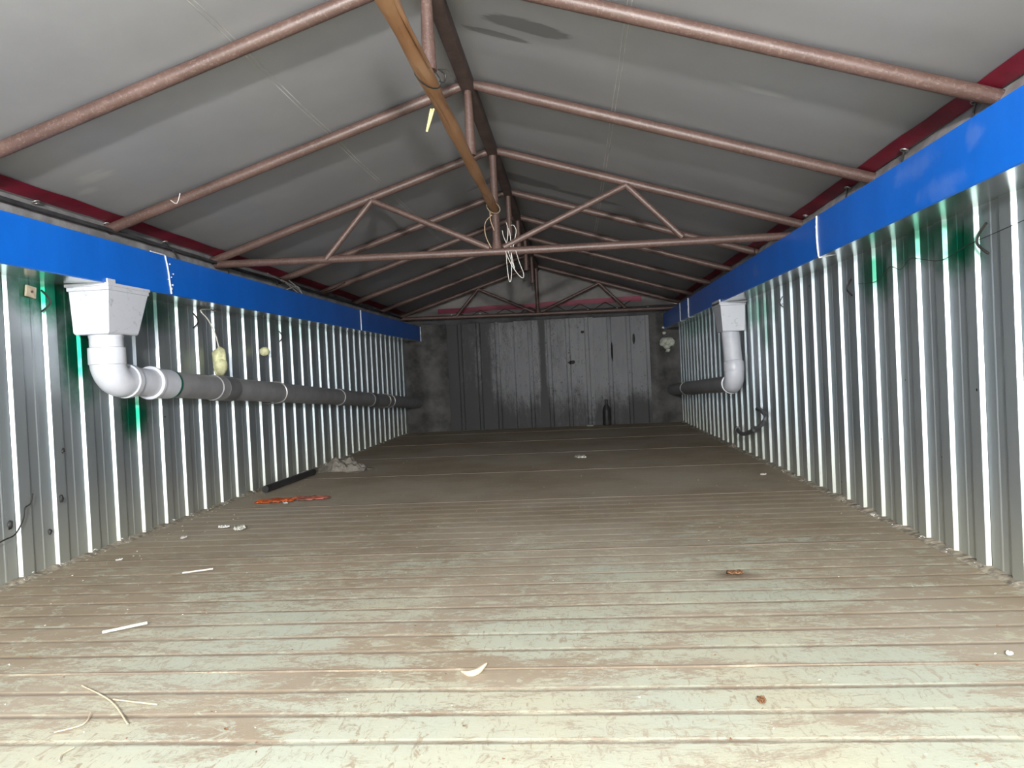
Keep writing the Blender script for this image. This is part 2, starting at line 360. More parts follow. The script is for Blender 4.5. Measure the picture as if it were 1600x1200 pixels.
def blob(name, loc, size, mat, parent=None, sub=3, amp=0.25, freq=2.0, seed=0.0, flat=None):
    bm = bmesh.new(); bmesh.ops.create_icosphere(bm, subdivisions=sub, radius=1.0)
    for v in bm.verts:
        d = v.co.normalized(); k = 1 + amp * mnoise.noise(d * freq + Vector((seed, seed * 1.7, 0))) + amp * 0.5 * mnoise.noise(d * freq * 2.7 + Vector((0, seed, 5)))
        v.co = Vector((d.x * size[0], d.y * size[1], d.z * size[2])) * k
        if flat is not None: v.co.z = max(v.co.z, flat)
    o = from_bm(name, bm, mat, smooth=True); o.location = loc
    if parent is not None:
        o.parent = parent; o.location = Vector(loc) - Vector(parent.location)
    return o
def grid(name, fn, us, vs_, mat, parent=None, smooth=True):
    bm = bmesh.new(); V = [[bm.verts.new(fn(u, v)) for v in vs_] for u in us]
    for i in range(len(us) - 1):
        for j in range(len(vs_) - 1): bm.faces.new((V[i][j], V[i + 1][j], V[i + 1][j + 1], V[i][j + 1]))
    me = bpy.data.meshes.new(name); bm.to_mesh(me); bm.free()
    o = link(name, me, mat, None, smooth)
    return keep(o, parent) if parent else o
def lin(a, b, n): return [a + (b - a) * i / n for i in range(n + 1)]
def solid(o, t=0.002):
    md = o.modifiers.new('thickness', 'SOLIDIFY'); md.thickness = t; md.offset = 0; return o

# ================================================================== STRUCTURE
# ---- floor: cross-ribbed sheets lying on a dark deck
bm = bmesh.new(); bm_box(bm, (XL - 0.12, Y0, -0.06), (XR + 0.12, YB + 0.15, -0.012))
floor = tag(from_bm('floor', bm, M['subfl']), kind='structure')
PF = 0.0985
def floor_sheet_mesh(gd=0.0014):
    prof = [(0.0, -0.004), (0.0, 0.0)]
    for k in range(10):
        y = k * PF
        if k: prof += [(y - 0.010, 0.0), (y - 0.002, -gd), (y + 0.002, -gd), (y + 0.011, 0.0)]
    prof += [(10 * PF - 0.007, 0.0), (10 * PF - 0.002, -0.004)]
    bm = bmesh.new(); xs = lin(XL - 0.02, XR + 0.02, 24); V = []
    for x in xs:
        col = []
        for (y, z) in prof:
            dz = 0.0005 * mnoise.noise(Vector((x * 2, y * 4, 3))) + 0.0012 * max(0, 1 - y / 0.12)
            dy = 0.0022 * mnoise.noise(Vector((x * 3.1, y * 7, 9)))
            col.append(bm.verts.new((x, y + dy, z + dz)))
        V.append(col)
    for i in range(len(xs) - 1):
        for j in range(len(prof) - 1): bm.faces.new((V[i][j], V[i + 1][j], V[i + 1][j + 1], V[i][j + 1]))
    me = bpy.data.meshes.new('floor_sheet'); bm.to_mesh(me); bm.free(); me.materials.append(M['floor']); return me
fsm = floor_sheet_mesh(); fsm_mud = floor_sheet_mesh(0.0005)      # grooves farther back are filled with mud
def lip_mesh():
    bm = bmesh.new(); xs = lin(XL, XR, 60)
    A = []
    for x in xs:
        k = mnoise.noise(Vector((x * 4, 1, 0)))
        A.append([bm.verts.new((x, -0.004 + 0.002 * k, -0.006)), bm.verts.new((x, -0.004 + 0.002 * k, 0.0018 + 0.0014 * k)), bm.verts.new((x, 0.003, 0.0022 + 0.0014 * k))])
    for a, b in zip(A, A[1:]):
        bm.faces.new((a[0], b[0], b[1], a[1])); bm.faces.new((a[1], b[1], b[2], a[2]))
    me = bpy.data.meshes.new('sheet_edge'); bm.to_mesh(me); bm.free(); me.materials.append(M['lip']); return me
lpm = lip_mesh()
y = 1.479 - 3 * 10 * PF + 0.0
k = 0
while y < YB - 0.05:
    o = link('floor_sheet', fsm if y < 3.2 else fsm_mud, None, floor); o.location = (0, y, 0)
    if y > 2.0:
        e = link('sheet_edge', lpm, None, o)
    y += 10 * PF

# ---- side walls: trapezoid-ribbed enamel sheets, six ribs each, in front of an outer board
def wall_sheet_mesh(sgn, pitch, mat):
    prof = []
    for k in range(6):
        u = k * pitch
        prof += [(u - 0.003, 0.0), (u + 0.0030, 0.0115), (u + 0.0042, 0.0120), (u + 0.052, 0.0120), (u + 0.054, 0.0112), (u + 0.062, 0.0),
                 (u + 0.066 + 0.045, 0.0), (u + 0.066 + 0.049, 0.0018), (u + 0.066 + 0.055, 0.0018), (u + 0.066 + 0.059, 0.0)]
    prof.append((6 * pitch - 0.006, 0.0))
    bm = bmesh.new(); zs = [-0.01, 0.3, 0.6, 0.9, 1.16]
    V = [[bm.verts.new((sgn * d, u, z)) for z in zs] for u, d in prof]
    for i in range(len(prof) - 1):
        for j in range(len(zs) - 1):
            f = (V[i][j], V[i + 1][j], V[i + 1][j + 1], V[i][j + 1])
            bm.faces.new(f if sgn < 0 else tuple(reversed(f)))
    me = bpy.data.meshes.new('wall_sheet'); bm.to_mesh(me); bm.free(); me.materials.append(mat); return me
def side_wall(name, X, sgn, pitch, phase, mat):
    bm = bmesh.new(); bm_box(bm, (min(X - sgn * 0.03, X - sgn * 0.005), Y0, -0.012), (max(X - sgn * 0.03, X - sgn * 0.005), YB + 0.12, 1.17))
    wl = tag(from_bm(name, bm, M['outer']), kind='structure')
    me = wall_sheet_mesh(sgn, pitch, mat)
    n = 6 * pitch; y = phase
    while y > Y0 + n * 0.5: y -= n
    while y < YB - 0.2:
        o = link('wall_sheet', me, None, wl); o.location = (X, y, 0); y += n
    return wl
wall_left = side_wall('wall_left', XL, 1, 0.1718, 2.242, M['wall_l'])
wall_right = side_wall('wall_right', XR, -1, 0.1730, 2.121, M['wall_r'])

# ---- back wall: three sooty sheets, dark corner sheets, ragged top rail
bm = bmesh.new(); bm_box(bm, (XL - 0.1, YB + 0.03, -0.012), (XR + 0.1, YB + 0.06, 1.17))
wall_back = tag(from_bm('wall_back', bm, M['outer']), kind='structure')
def back_sheet(x0, x1, yoff, seed, ztop):
    us = []; x = x0
    prof = []
    while x < x1 - 0.02:
        prof += [(x, 0), (x + 0.15, 0), (x + 0.162, -0.010), (x + 0.19, -0.010), (x + 0.202, 0)]; x += 0.202
    prof = [(min(a, x1), b) for a, b in prof] + [(x1, 0)]
    def fn(i, v):
        a, b = prof[i]; z = v * (ztop + 0.006 * mnoise.noise(Vector((a * 9, seed, 0))))
        return (a, YB + yoff + b + 0.006 * mnoise.noise(Vector((a * 2, z * 2, seed))), z)
    return grid('back_sheet', fn, list(range(len(prof))), lin(0, 1, 8), M['back'], wall_back, False)
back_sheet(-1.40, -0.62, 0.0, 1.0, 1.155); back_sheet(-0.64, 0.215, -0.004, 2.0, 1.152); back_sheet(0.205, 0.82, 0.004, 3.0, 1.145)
def corner_sheet(x0, x1, seed, amp):
    def fn(u, v):
        x = x0 + (x1 - x0) * u; fold = amp * math.sin(u * 9 + seed + 0.8 * v) * (0.4 + 0.6 * v)
        return (x, YB - 0.015 + fold + 0.012 * mnoise.noise(Vector((x * 5, v * 3, seed))), v * 1.16)
    o = grid('corner_sheet', fn, lin(0, 1, 26), lin(0, 1, 14), M['soot'], wall_back); return o
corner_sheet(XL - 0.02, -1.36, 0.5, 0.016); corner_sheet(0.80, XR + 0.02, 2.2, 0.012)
# top rail of the back wall and hem with studs
grid('hem_strip', lambda u, v: (u, YB + 0.0 - 0.012 * math.sin(PI * v) + 0.006 * mnoise.noise(Vector((u * 6, v * 3, 1))), 1.145 + 0.10 * v + 0.006 * mnoise.noise(Vector((u * 5, v, 4)))), lin(XL, XR, 50), lin(0, 1, 5), M['flapd'], wall_back)

for x, z in ((-1.6, 1.248), (-1.297, 1.258), (-0.987, 1.252), (-0.703, 1.23), (-0.153, 1.228), (0.17, 1.234), (0.476, 1.232), (0.8, 1.225), (0.94, 1.217)):
    blob('hem_stud', (x, YB - 0.020, z), (0.011, 0.008, 0.011), M['lump'], wall_back, 1, 0.1, 1, x)
# ---- gable tarpaulin above the back wall
def gable_fn(u, v):
    x = XL - 0.08 + (XR - XL + 0.16) * u; zt = tarp_z(x) + 0.005; zb = 1.15
    return (x, YB + 0.03 + 0.012 * mnoise.noise(Vector((x * 3, v * 3, 2))), zb + (zt - zb) * v)
gable = tag(grid('wall_gable', gable_fn, lin(0, 1, 40), lin(0, 1, 8), simple('gable_tarpaulin', (0.20, 0.19, 0.185), 0.6, 0, 0.3, 0.18, 4)), kind='structure')
grid('red_band', lambda u, v: (u, YB + 0.008 + 0.004 * mnoise.noise(Vector((u * 4, v, 1))), 1.285 + 0.055 * v + 0.010 * mnoise.noise(Vector((u * 3, 0, 5))) + 0.012 * (u + 0.35)), lin(-1.45, 0.74, 40), lin(0, 1, 3), M['pink'], gable)
lace = []
for i, x in enumerate(lin(-1.25, 0.62, 14)): lace.append((x, YB - 0.012, 1.295 + 0.012 * (x + 0.35) if i % 2 == 0 else 1.225))
tube('lacing_cord', lace, 0.004, M['wired'], gable, 5)

# ---- ceiling tarpaulin, both slopes, with sag between the frames
FR = [2.0, 2.8, 3.65, 4.5, 5.25, 6.05, 6.93, 7.72]
def sag(y):
    fr = [-1.2, -0.4, 0.4, 1.2] + FR
    for a, b in zip(fr, fr[1:]):
        if a <= y <= b: return math.sin(PI * (y - a) / (b - a))
    return 0.0
EX = 0.16
def tarp_fn(x, y):
    e = min(1, abs(x - XC) / 0.3) * min(1, max(0, (1.47 - abs(x - XC)) / 0.25))
    z = tarp_z(x) - 0.006 * sag(y) * e + 0.006 * e * mnoise.noise(Vector((x * 2.1, y * 1.3, 0))) + 0.0
    return (x, y, z + 0.004)
xs = lin(XL - EX, XC, 34) + lin(XC, XR + EX, 34)[1:]
ceiling = tag(grid('ceiling', tarp_fn, xs, lin(Y0, YB + 0.05, 150), M['tarp']), kind='structure')
# red eave bands welded on the tarpaulin, grey hems below, weld seams
def band(xc, wdt, dz, mat, name, seed):
    def fn(y, v):
        x = xc + wdt * (v - 0.5) + 0.006 * mnoise.noise(Vector((y * 2.2, seed, 0)))
        return (x, y, tarp_z(x) - dz - 0.004 * mnoise.noise(Vector((y * 5, v * 2, seed))))
    return grid(name, fn, lin(Y0, YB, 120), lin(0, 1, 4), mat, ceiling)
band(-1.788, 0.066, 0.006, M['red'], 'red_band', 1); band(1.088, 0.058, 0.006, M['red'], 'red_band', 2)
for xs_, y1 in ((0.190, YB), (-0.910, YB)):
    for off in (-0.006, 0.006):
        def fn(y, v, a=xs_ + off):
            x = a + 0.0016 * (v - 0.5) * 2 + 0.002 * mnoise.noise(Vector((y * 3, a, 0)))
            p = tarp_fn(x, y); return (x, y, p[2] - 0.0022 + 0.0012 * abs(v - 0.5) * 2)
        grid('weld_seam', fn, lin(Y0, y1, 150), [0, 0.5, 1], simple('pale_weld', (0.44, 0.44, 0.445), 0.5, 0, 0.4, 0.35, 5), ceiling)
def hem(side):
    sg = -1 if side == 'L' else 1; xe = XL - 0.005 if side == 'L' else XR + 0.005
    def fn(y, v):
        bulge = 0.028 * math.sin(PI * min(1, v * 1.15)) + 0.006 * mnoise.noise(Vector((y * 3, v * 4, 3 + sg)))
        return (xe - sg * bulge + sg * 0.012, y, tarp_z(xe) + 0.006 - 0.145 * v + 0.008 * mnoise.noise(Vector((y * 1.7, v, sg))) * v)
    grid('eave_hem', fn, lin(Y0, YB, 110), lin(0, 1, 8), M['flap'], ceiling)
hem('L'); hem('R')
# dark rolled edge of the left hem
tube('rolled_edge', [(-1.803 + 0.008 * mnoise.noise(Vector((y, 0, 3))), y, 1.236 + 0.008 * mnoise.noise(Vector((y * 1.2, 4, 3)))) for y in lin(Y0, YB, 70)], 0.009, M['flapd'], ceiling, 8)
# grommets in the red bands, with wire ties
def grommet(x, y):
    bm = bmesh.new(); R, r = 0.011, 0.0035
    nrm = Vector((SL * (1 if x > XC else -1), 0, 1)).normalized(); t1 = Vector((0, 1, 0)); t2 = nrm.cross(t1)
    c = Vector((x, y, tarp_z(x) - 0.013)); ring = []
    for i in range(14):
        a = 2 * PI * i / 14; d = t1 * math.cos(a) + t2 * math.sin(a)
        ring.append([bm.verts.new(c + d * (R + r * math.cos(b)) + nrm * r * math.sin(b)) for b in (0, PI / 2, PI, 3 * PI / 2)])
    for i in range(14):
        for j in range(4): bm.faces.new((ring[i][j], ring[(i + 1) % 14][j], ring[(i + 1) % 14][(j + 1) % 4], ring[i][(j + 1) % 4]))
    keep(from_bm('grommet', bm, M['steel'], smooth=True), ceiling)
for y in (2.09, 2.52, 3.02, 3.55, 4.1): grommet(1.105, y)
for y in (2.40, 2.78, 3.20, 3.7): grommet(-1.822, y)
for y in (2.09, 2.52, 3.02):
    keep(wire('tie_wire', [(1.105, y, tarp_z(1.105) - 0.014), (1.10, y + 0.01, 1.22), (1.085, y - 0.03, 1.15)], 0.0035, M['wired']), ceiling)
for y in (3.20, 3.7):
    keep(wire('tie_wire', [(-1.822, y, tarp_z(-1.82) - 0.014), (-1.79, y + 0.02, 1.22), (-1.77, y + 0.03, 1.15)], 0.003, M['wired']), ceiling)

# ---- rusty plates along the wall tops
trim1 = tag(box('trim_1', (XL - 0.03, Y0, 1.135), (XL + 0.05, YB, 1.170), M['frame'], None, 0.006), kind='structure')
trim2 = tag(box('trim_2', (XR - 0.05, Y0, 1.135), (XR + 0.03, YB, 1.170), M['frame'], None, 0.006), kind='structure')

# ================================================================== ROOF FRAMES
def rafter_z(x): return ZT - 0.031 - SL * abs(x - XC)
def roof_frame(y, full, label, post=True):
    t = tag(empty('roof_truss' if full else 'rafter_frame', (XC, y, 1.42)), label, 'roof frame', 'steel roof frames')
    r = 0.0215
    for xe in (XL - 0.05, XR + 0.05):
        sg = 1 if xe > XC else -1
        tube('rafter', [(XC + sg * 0.018, y, rafter_z(XC + sg * 0.018)), (XC + sg * 0.10, y, rafter_z(XC + sg * 0.1)), (xe, y, rafter_z(xe))], [r * 0.75, r, r], M['tube'], t, kind='round', seg=18)
        bm = bmesh.new(); c = Vector((xe - sg * 0.0, y, rafter_z(xe)))
        bm_box(bm, c - Vector((0.008, 0.026, 0.027)), c + Vector((0.008, 0.026, 0.027))); keep(from_bm('end_plate', bm, M['tube']), t)
    if full:
        zc = 1.205
        tube('bottom_chord', [(XL + 0.02, y, zc + 0.022), (XC, y, zc), (XR - 0.01, y, zc - 0.012)], 0.0195, M['tube'], t, kind='round', seg=14)
        for sg, xa, xb in ((-1, -0.975, -1.225), (1, 0.290, 0.550)):
            top = (xa, y - 0.012, rafter_z(xa) - 0.018)
            tube('web_brace', [top, (xb, y - 0.012, zc + 0.014)], 0.0155, M['tube'], t)
            tube('web_brace', [top, (XC + sg * 0.035, y - 0.012, zc + 0.018)], 0.0155, M['tube'], t)
        tube('king_post', [(XC, y, 1.69), (XC, y, zc + 0.06), (XC, y, zc + 0.01)], [0.019, 0.019, 0.03], M['tube'], t)
    elif post:
        tube('king_post', [(XC, y, 1.69), (XC, y, 1.435)], [0.014, 0.021], M['tube'], t)
    return t
LB = ['nearest rafter pair with a stub post behind the brown pole', 'second rafter pair from the camera, stub post on the brown pole',
      'third frame, complete truss with bottom chord and W braces', 'rafter pair just beyond the complete near truss',
      'fifth roof frame, second rafter pair beyond the near truss', 'sixth roof frame, third rafter pair beyond the near truss',
      'seventh roof frame, last rafter pair before the far truss', 'far truss with braces against the gable at the back wall']
for y, lb in zip(FR, LB): roof_frame(y, y in (3.65, 7.72), lb)
rb = tag(tube('ridge_beam', [(XC, Y0, 1.704), (XC, YB + 0.02, 1.704)], 0.025, M['ridge'], None, kind='square'), 'dark brown steel ridge beam running along the roof peak', 'beam')

# ---- stripped pole hung under the stub posts
pts = [(XC - 0.004 + 0.004 * math.sin(y * 2.3), y, 1.412 + 0.004 * math.sin(y * 3.1 + 1)) for y in lin(0.9, 3.62, 40)]
pole = empty('wooden_pole', (XC, 0.9, 1.41))
tube('pole_shaft', pts, [0.0245 + 0.002 * math.sin(i * 0.9) - 0.00012 * i for i in range(41)], M['pole'], pole, 16, wob=0.06)
for y, x, z in ((2.22, XC - 0.010, 1.3905), (1.60, XC + 0.016, 1.396)):
    tube('split_ridge', [(x - 0.004, y - 0.25, z + 0.004), (x, y, z), (x + 0.003, y + 0.3, z + 0.004)], [0.002, 0.005, 0.002], M['pole'], pole, 6)
tag(pole, 'long orange-brown wooden pole tied lengthwise under the roof ridge', 'pole')
def tie(name, y, mat, label, tail):
    t = empty(name, (XC, y, 1.412))
    for k in range(1):
        pts = []
        for i in range(17):
            a = 2 * PI * i / 16; pts.append((XC - 0.003 + 0.0275 * math.cos(a), y + 0.05 * math.cos(a), 1.413 + 0.0275 * math.sin(a)))
        tube('wire_loop', pts, 0.0019, mat, t, 6)
    for tl in tail: wire('loose_end', tl, 0.0019, mat, t)
    return tag(t, label, 'wire tie')
tie('wire_tie', 1.985, M['wired'], 'dark twisted wire binding the pole to the nearest stub post', [[(XC + 0.03, 1.96, 1.42), (XC + 0.05, 1.95, 1.40), (XC + 0.045, 1.96, 1.385), (XC + 0.03, 1.97, 1.392)], [(XC + 0.03, 1.96, 1.42), (XC + 0.055, 1.95, 1.412), (XC + 0.068, 1.95, 1.395)]])
t = empty('tape_scrap', (-0.385, 2.15, 1.37))
for d in (0, 0.008): wire('tape_strip', [(-0.385 + d, 2.15, 1.386), (-0.392 + d * 0.6, 2.152, 1.36), (-0.402, 2.154, 1.322)], 0.0032, M['yel'], t)
tag(t, 'short yellow tape scrap hanging from the brown pole', 'tape')
t = tie('twine_tie', 3.60, M['twine'], 'tan twine tying the pole end to the near truss post', [[(XC - 0.02, 3.59, 1.39), (XC - 0.02, 3.60, 1.35), (XC - 0.004, 3.60, 1.30)], [(XC - 0.01, 3.585, 1.375), (XC - 0.045, 3.59, 1.34), (XC - 0.048, 3.6, 1.28), (XC - 0.025, 3.62, 1.22)]])
wb = empty('wire_bundle', (-0.29, 3.62, 1.205))
loops = [[(-0.310, 3.62, 1.20), (-0.306, 3.60, 1.12), (-0.300, 3.60, 1.055), (-0.292, 3.60, 1.050), (-0.286, 3.60, 1.09), (-0.284, 3.61, 1.19)],
         [(-0.262, 3.62, 1.20), (-0.246, 3.60, 1.14), (-0.228, 3.60, 1.085), (-0.231, 3.60, 1.062), (-0.250, 3.60, 1.075), (-0.280, 3.60, 1.12), (-0.300, 3.60, 1.165), (-0.312, 3.61, 1.20)],
         [(-0.300, 3.62, 1.20), (-0.284, 3.60, 1.15), (-0.270, 3.60, 1.11), (-0.276, 3.60, 1.14), (-0.284, 3.61, 1.19)],
         [(-0.310, 3.63, 1.22), (-0.300, 3.63, 1.27), (-0.296, 3.63, 1.31), (-0.304, 3.64, 1.345)], [(-0.300, 3.63, 1.225), (-0.318, 3.63, 1.27), (-0.325, 3.64, 1.305)],
         [(-0.275, 3.63, 1.22), (-0.262, 3.63, 1.27), (-0.256, 3.63, 1.30), (-0.266, 3.63, 1.325), (-0.280, 3.64, 1.33)], [(-0.285, 3.63, 1.22), (-0.286, 3.63, 1.28), (-0.294, 3.64, 1.315)]]
for lp in loops: wire('wire_strand', lp, 0.0017, M['wirew'], wb)
tag(wb, 'white wire bundle looped over the near truss bottom chord', 'wire')

# ================================================================== GUTTERS
GB, GT = 0.988, 1.145
def gutter(xf, xw, joints, label, name):
    sg = 1 if xf > xw else -1
    g = empty(name, (xf, Y0, GB))
    ends = [Y0] + joints + [YB - 0.03]
    for i, (a, b) in enumerate(zip(ends, ends[1:])):
        a2 = a + 0.001; b2 = b - 0.001; o = -sg * 0.0015 * (i % 2)
        f = grid('gutter_section', lambda u, v: ((xf + o - sg * 0.02, u, GT) if v == 0 else (xf + o, u, GT) if v == 1 else (xf + o, u, (GT + GB) / 2) if v == 2 else (xf + o, u, GB + 0.003) if v == 3 else (xf + o - sg * 0.004, u, GB)), lin(a2, b2, 8), [0, 1, 2, 3, 4], M['blue'], g, False)
        grid('gutter_underside', lambda u, v: (xf - sg * 0.004 + v * (xw - xf + sg * 0.004), u, GB + 0.006 * v), lin(a2, b2, 8), [0, 0.33, 0.66, 1], M['under'], f, False)
        f.children[0].matrix_parent_inverse = Matrix.Identity(4); f.children[0].parent = f
    return tag(g, label, 'gutter'), sg
def fix_sub(g):
    for f in g.children:
        for c in f.children: c.matrix_parent_inverse = f.matrix_parent_inverse.inverted() @ f.matrix_parent_inverse
def bead(name, pts, r, mat, parent, seed=0):
    pts = smooth_path(pts, 10)
    rr = [r * (1 + 0.5 * mnoise.noise(Vector((i * 0.9, seed, 0)))) for i in range(len(pts))]
    bm = bmesh.new(); bm_tube(bm, pts, rr, 6); return keep(from_bm(name, bm, mat, smooth=True), parent)
gl, _ = gutter(-1.645, XL, [2.905, 5.64], 'blue box gutter along the left wall', 'box_gutter')
gr, _ = gutter(0.950, XR, [2.92, 6.14, 6.61], 'blue box gutter along the right wall', 'box_gutter')
xg = -1.645
bead('sealant_seam', [(xg, 2.885, GT), (xg + 0.001, 2.900, GT - 0.05), (xg + 0.001, 2.908, GB + 0.06), (xg + 0.001, 2.918, GB + 0.004)], 0.0038, M['seal'], gl, 1)
bead('sealant_seam', [(xg, 2.78, GT + 0.002), (xg, 2.885, GT + 0.002)], 0.0025, M['seal'], gl, 7)
for y, z, r in ((2.918, 1.115, 0.004), (2.94, 1.077, 0.0035), (2.925, 1.062, 0.003), (2.932, 1.03, 0.005), (2.922, 1.014, 0.007), (2.90, 1.05, 0.003)): blob('sealant_drop', (xg + 0.001, y, z), (0.003, r, r), M['seal'], gl, 1, 0.4, 2, y)
bead('sealant_seam', [(xg, 5.64, GT), (xg, 5.64, GB)], 0.0045, M['seal'], gl, 2)
bead('sealant_seam', [(xg, YB - 0.035, GT), (xg, YB - 0.035, GB)], 0.007, M['seal'], gl, 3)
xg = 0.950
bead('sealant_seam', [(xg, 2.92, GT), (xg - 0.001, 2.925, 1.07), (xg, 2.915, GB + 0.002)], 0.0048, M['seal'], gr, 4)
bead('sealant_seam', [(xg, 2.92, GB - 0.001), (xg + 0.05, 2.90, GB + 0.004), (xg + 0.10, 2.90, GB + 0.012)], 0.0038, M['seal'], gr, 5)
for y, r in ((6.14, 0.006), (6.61, 0.005)):
    bead('sealant_seam', [(xg, y, GT), (xg, y, GB + 0.002)], r, M['seal'], gr, y)
    bead('sealant_seam', [(xg, y, GB - 0.001), (xg + 0.12, y - 0.01, GB + 0.014)], r * 0.8, M['seal'], gr, y + 1)

# ================================================================== DRAIN PIPES
def hopper(parent, xa, xb, ya, yb, z0, z1, sg):
    """tapered rainwater hopper with stepped rim; xa is the room side"""
    bm = bmesh.new()
    def rect(dx, dy0, dy1, z): return [bm.verts.new(p) for p in ((xa + sg * dx, ya + dy0, z), (xb - sg * dx, ya + dy0, z), (xb - sg * dx, yb - dy1, z), (xa + sg * dx, yb - dy1, z))]
    R = [rect(-0.006, -0.012, 0.0, z1), rect(-0.006, -0.012, -0.002, z1 - 0.010), rect(-0.002, -0.006, 0.002, z1 - 0.011), rect(-0.002, -0.006, 0.002, z1 - 0.024),
         rect(0.002, 0.0, 0.005, z1 - 0.026), rect(0.010, 0.002, 0.065, z0 + 0.006), rect(0.014, 0.006, 0.069, z0)]
    for a, b in zip(R, R[1:]):
        for j in range(4): bm.faces.new((a[j], a[(j + 1) % 4], b[(j + 1) % 4], b[j]))
    bm.faces.new(R[0]); bm.faces.new(list(reversed(R[-1])))
    h = keep(from_bm('hopper', bm, M['pvcs']), parent); return h
N = NT('scuffed_white_plastic'); p = N.pos()
s = N.noise(N.mapping(p, (1, 1, 1.5)), 16, 7, 0.75, 1.5)
M['pvcs'] = N.fin(N.mix(N.math('MULTIPLY', N.rng(s, 0.56, 0.68), 0.6), (0.57, 0.59, 0.65), (0.26, 0.26, 0.28)), 0.4, 0, 0.5)

def arc(c, r, a0, a1, n, x):
    return [(x, c[0] + r * math.cos(a0 + (a1 - a0) * i / n), c[1] + r * math.sin(a0 + (a1 - a0) * i / n)) for i in range(n + 1)]

# left
dl = empty('drain_pipe', (-1.718, 2.60, 0.4)); X = -1.718
hopper(dl, -1.640, -1.795, 2.50, 2.745, 0.810, 0.990, -1)
bm = bmesh.new(); bm_box(bm, (-1.643, 2.49, 0.985), (-1.637, 2.535, 1.004)); keep(from_bm('rim_tab', bm, M['pvc']), dl)
yc = 2.585; R0 = 0.0575
hollow('socket', [(X, yc, 0.815), (X, yc, 0.80)], R0 + 0.001, R0 - 0.004, M['pvc'], dl)
tube('down_pipe', [(X, yc, 0.815), (X, yc, 0.72)], R0 - 0.001, M['pvc'], dl, 28)
tube('coupling', [(X, yc, 0.765), (X, yc, 0.762), (X, yc, 0.703), (X, yc, 0.700)], [R0, R0 + 0.006, R0 + 0.006, R0 + 0.002], M['pvc'], dl, 28)
def lz(y): return 0.640 - 0.0615 * (y - 2.67)
el = [(X, yc, 0.715)] + arc((yc + 0.080, 0.718), 0.080, PI, PI * 1.5 - 0.06, 10, X) + [(X, 2.69, lz(2.69))]
tube('elbow', el, R0 + 0.003, M['pvc'], dl, 28)
tube('elbow_collar', [(X, y, lz(y)) for y in (2.682, 2.684, 2.712, 2.716)], [R0, R0 + 0.009, R0 + 0.008, R0], M['pvc'], dl, 28)
tube('white_pipe', [(X, 2.69, lz(2.69)), (X, 2.90, lz(2.90))], R0 - 0.001, M['pvc'], dl, 28)
tube('pipe_socket', [(X, y, lz(y)) for y in (2.845, 2.847, 2.862, 2.864, 2.985, 2.988)], [R0, R0 + 0.010, R0 + 0.010, R0 + 0.005, R0 + 0.004, R0], M['pvc'], dl, 28)
tube('paint_ring', [(X, y, lz(y)) for y in (2.980, 2.981, 2.998, 2.999)], [R0, R0 + 0.0046, R0 + 0.0035, R0 - 0.001], M['green'], dl, 28)
tube('grey_pipe', [(X, 2.97, lz(2.97)), (X, 7.88, lz(7.88))], R0 - 0.001, M['pvcg'], dl, 28)
for ya, yb_, mt in ((3.43, 3.55, 'pvcd'), (3.36, 3.43, 'pvcg'), (6.0, 6.12, 'pvcd'), (5.2, 5.3, 'pvcg')):
    tube('pipe_coupling', [(X, y, lz(y)) for y in (ya, ya + 0.002, yb_ - 0.002, yb_)], [R0 - 0.001, R0 + 0.004, R0 + 0.004, R0 - 0.001], M[mt], dl, 28)
def clamp(parent, X, y, z, wallx, mat, r=0.061, w=0.004):
    c = empty('pipe_clamp', (X, y, z)); c.parent = parent; c.location = Vector((X, y, z)) - Vector(parent.location)
    return c
def clamp_ring(parent, X, y, z, wallx, mat, r=0.0605):
    s_ = 1 if wallx > X else -1; pts = []
    for i in range(15):
        a = PI / 2 + PI * i / 14
        pts.append((X - s_ * -math.cos(a) * r, y, z + math.sin(a) * r))
    pts = [(wallx, y, z + r)] + pts + [(wallx, y, z - r)]
    return tube('pipe_clamp', pts, 0.004, mat, parent, 8)
clamp_ring(dl, X, 4.12, lz(4.12), XL + 0.02, M['steel']); clamp_ring(dl, X, 6.50, lz(6.5), XL + 0.02, M['steel']); clamp_ring(dl, X, 6.66, lz(6.66), XL + 0.02, M['steel'])
tag(dl, 'white drain hopper and elbow with long grey pipe on left wall', 'drain pipe')
# right
dr = empty('drain_pipe', (1.02, 4.9, 0.4)); X = 1.022
hopper(dr, 0.942, 1.100, 4.80, 5.05, 0.800, 0.990, 1)
bm = bmesh.new(); bm_box(bm, (0.936, 4.80, 0.975), (0.946, 5.04, 1.005)); keep(from_bm('rim_tab', bm, M['pvc']), dr)
ya, yb2 = 4.885, 4.845
tube('down_pipe', [(X - 0.008, ya, 0.805), (X, yb2, 0.57)], R0 - 0.001, M['pvc'], dr, 28)
tube('coupling', [(X, yb2 + 0.008, 0.605), (X, yb2 + 0.007, 0.602), (X, yb2, 0.545), (X, yb2, 0.541)], [R0, R0 + 0.006, R0 + 0.006, R0 + 0.001], M['pvc'], dr, 28)
def rz(y): return 0.462 - 0.040 * (y - 4.94)
el = [(X, yb2, 0.56)] + arc((yb2 + 0.080, 0.540), 0.080, PI, PI * 1.5 - 0.04, 10, X) + [(X, 4.95, rz(4.95))]
tube('elbow', el, R0 + 0.003, M['pvc'], dr, 28)
tube('elbow_collar', [(X, y, rz(y)) for y in (4.935, 4.937, 4.962, 4.964)], [R0, R0 + 0.009, R0 + 0.009, R0], M['pvc'], dr, 28)
tube('grey_pipe', [(X, 4.95, rz(4.95)), (X, 7.88, rz(7.88))], R0 - 0.001, M['pvcg'], dr, 28)
clamp_ring(dr, X, 6.9, rz(6.9), XR - 0.02, M['steel'])
tag(dr, 'white drain hopper and elbow with dark pipe on right wall', 'drain pipe')

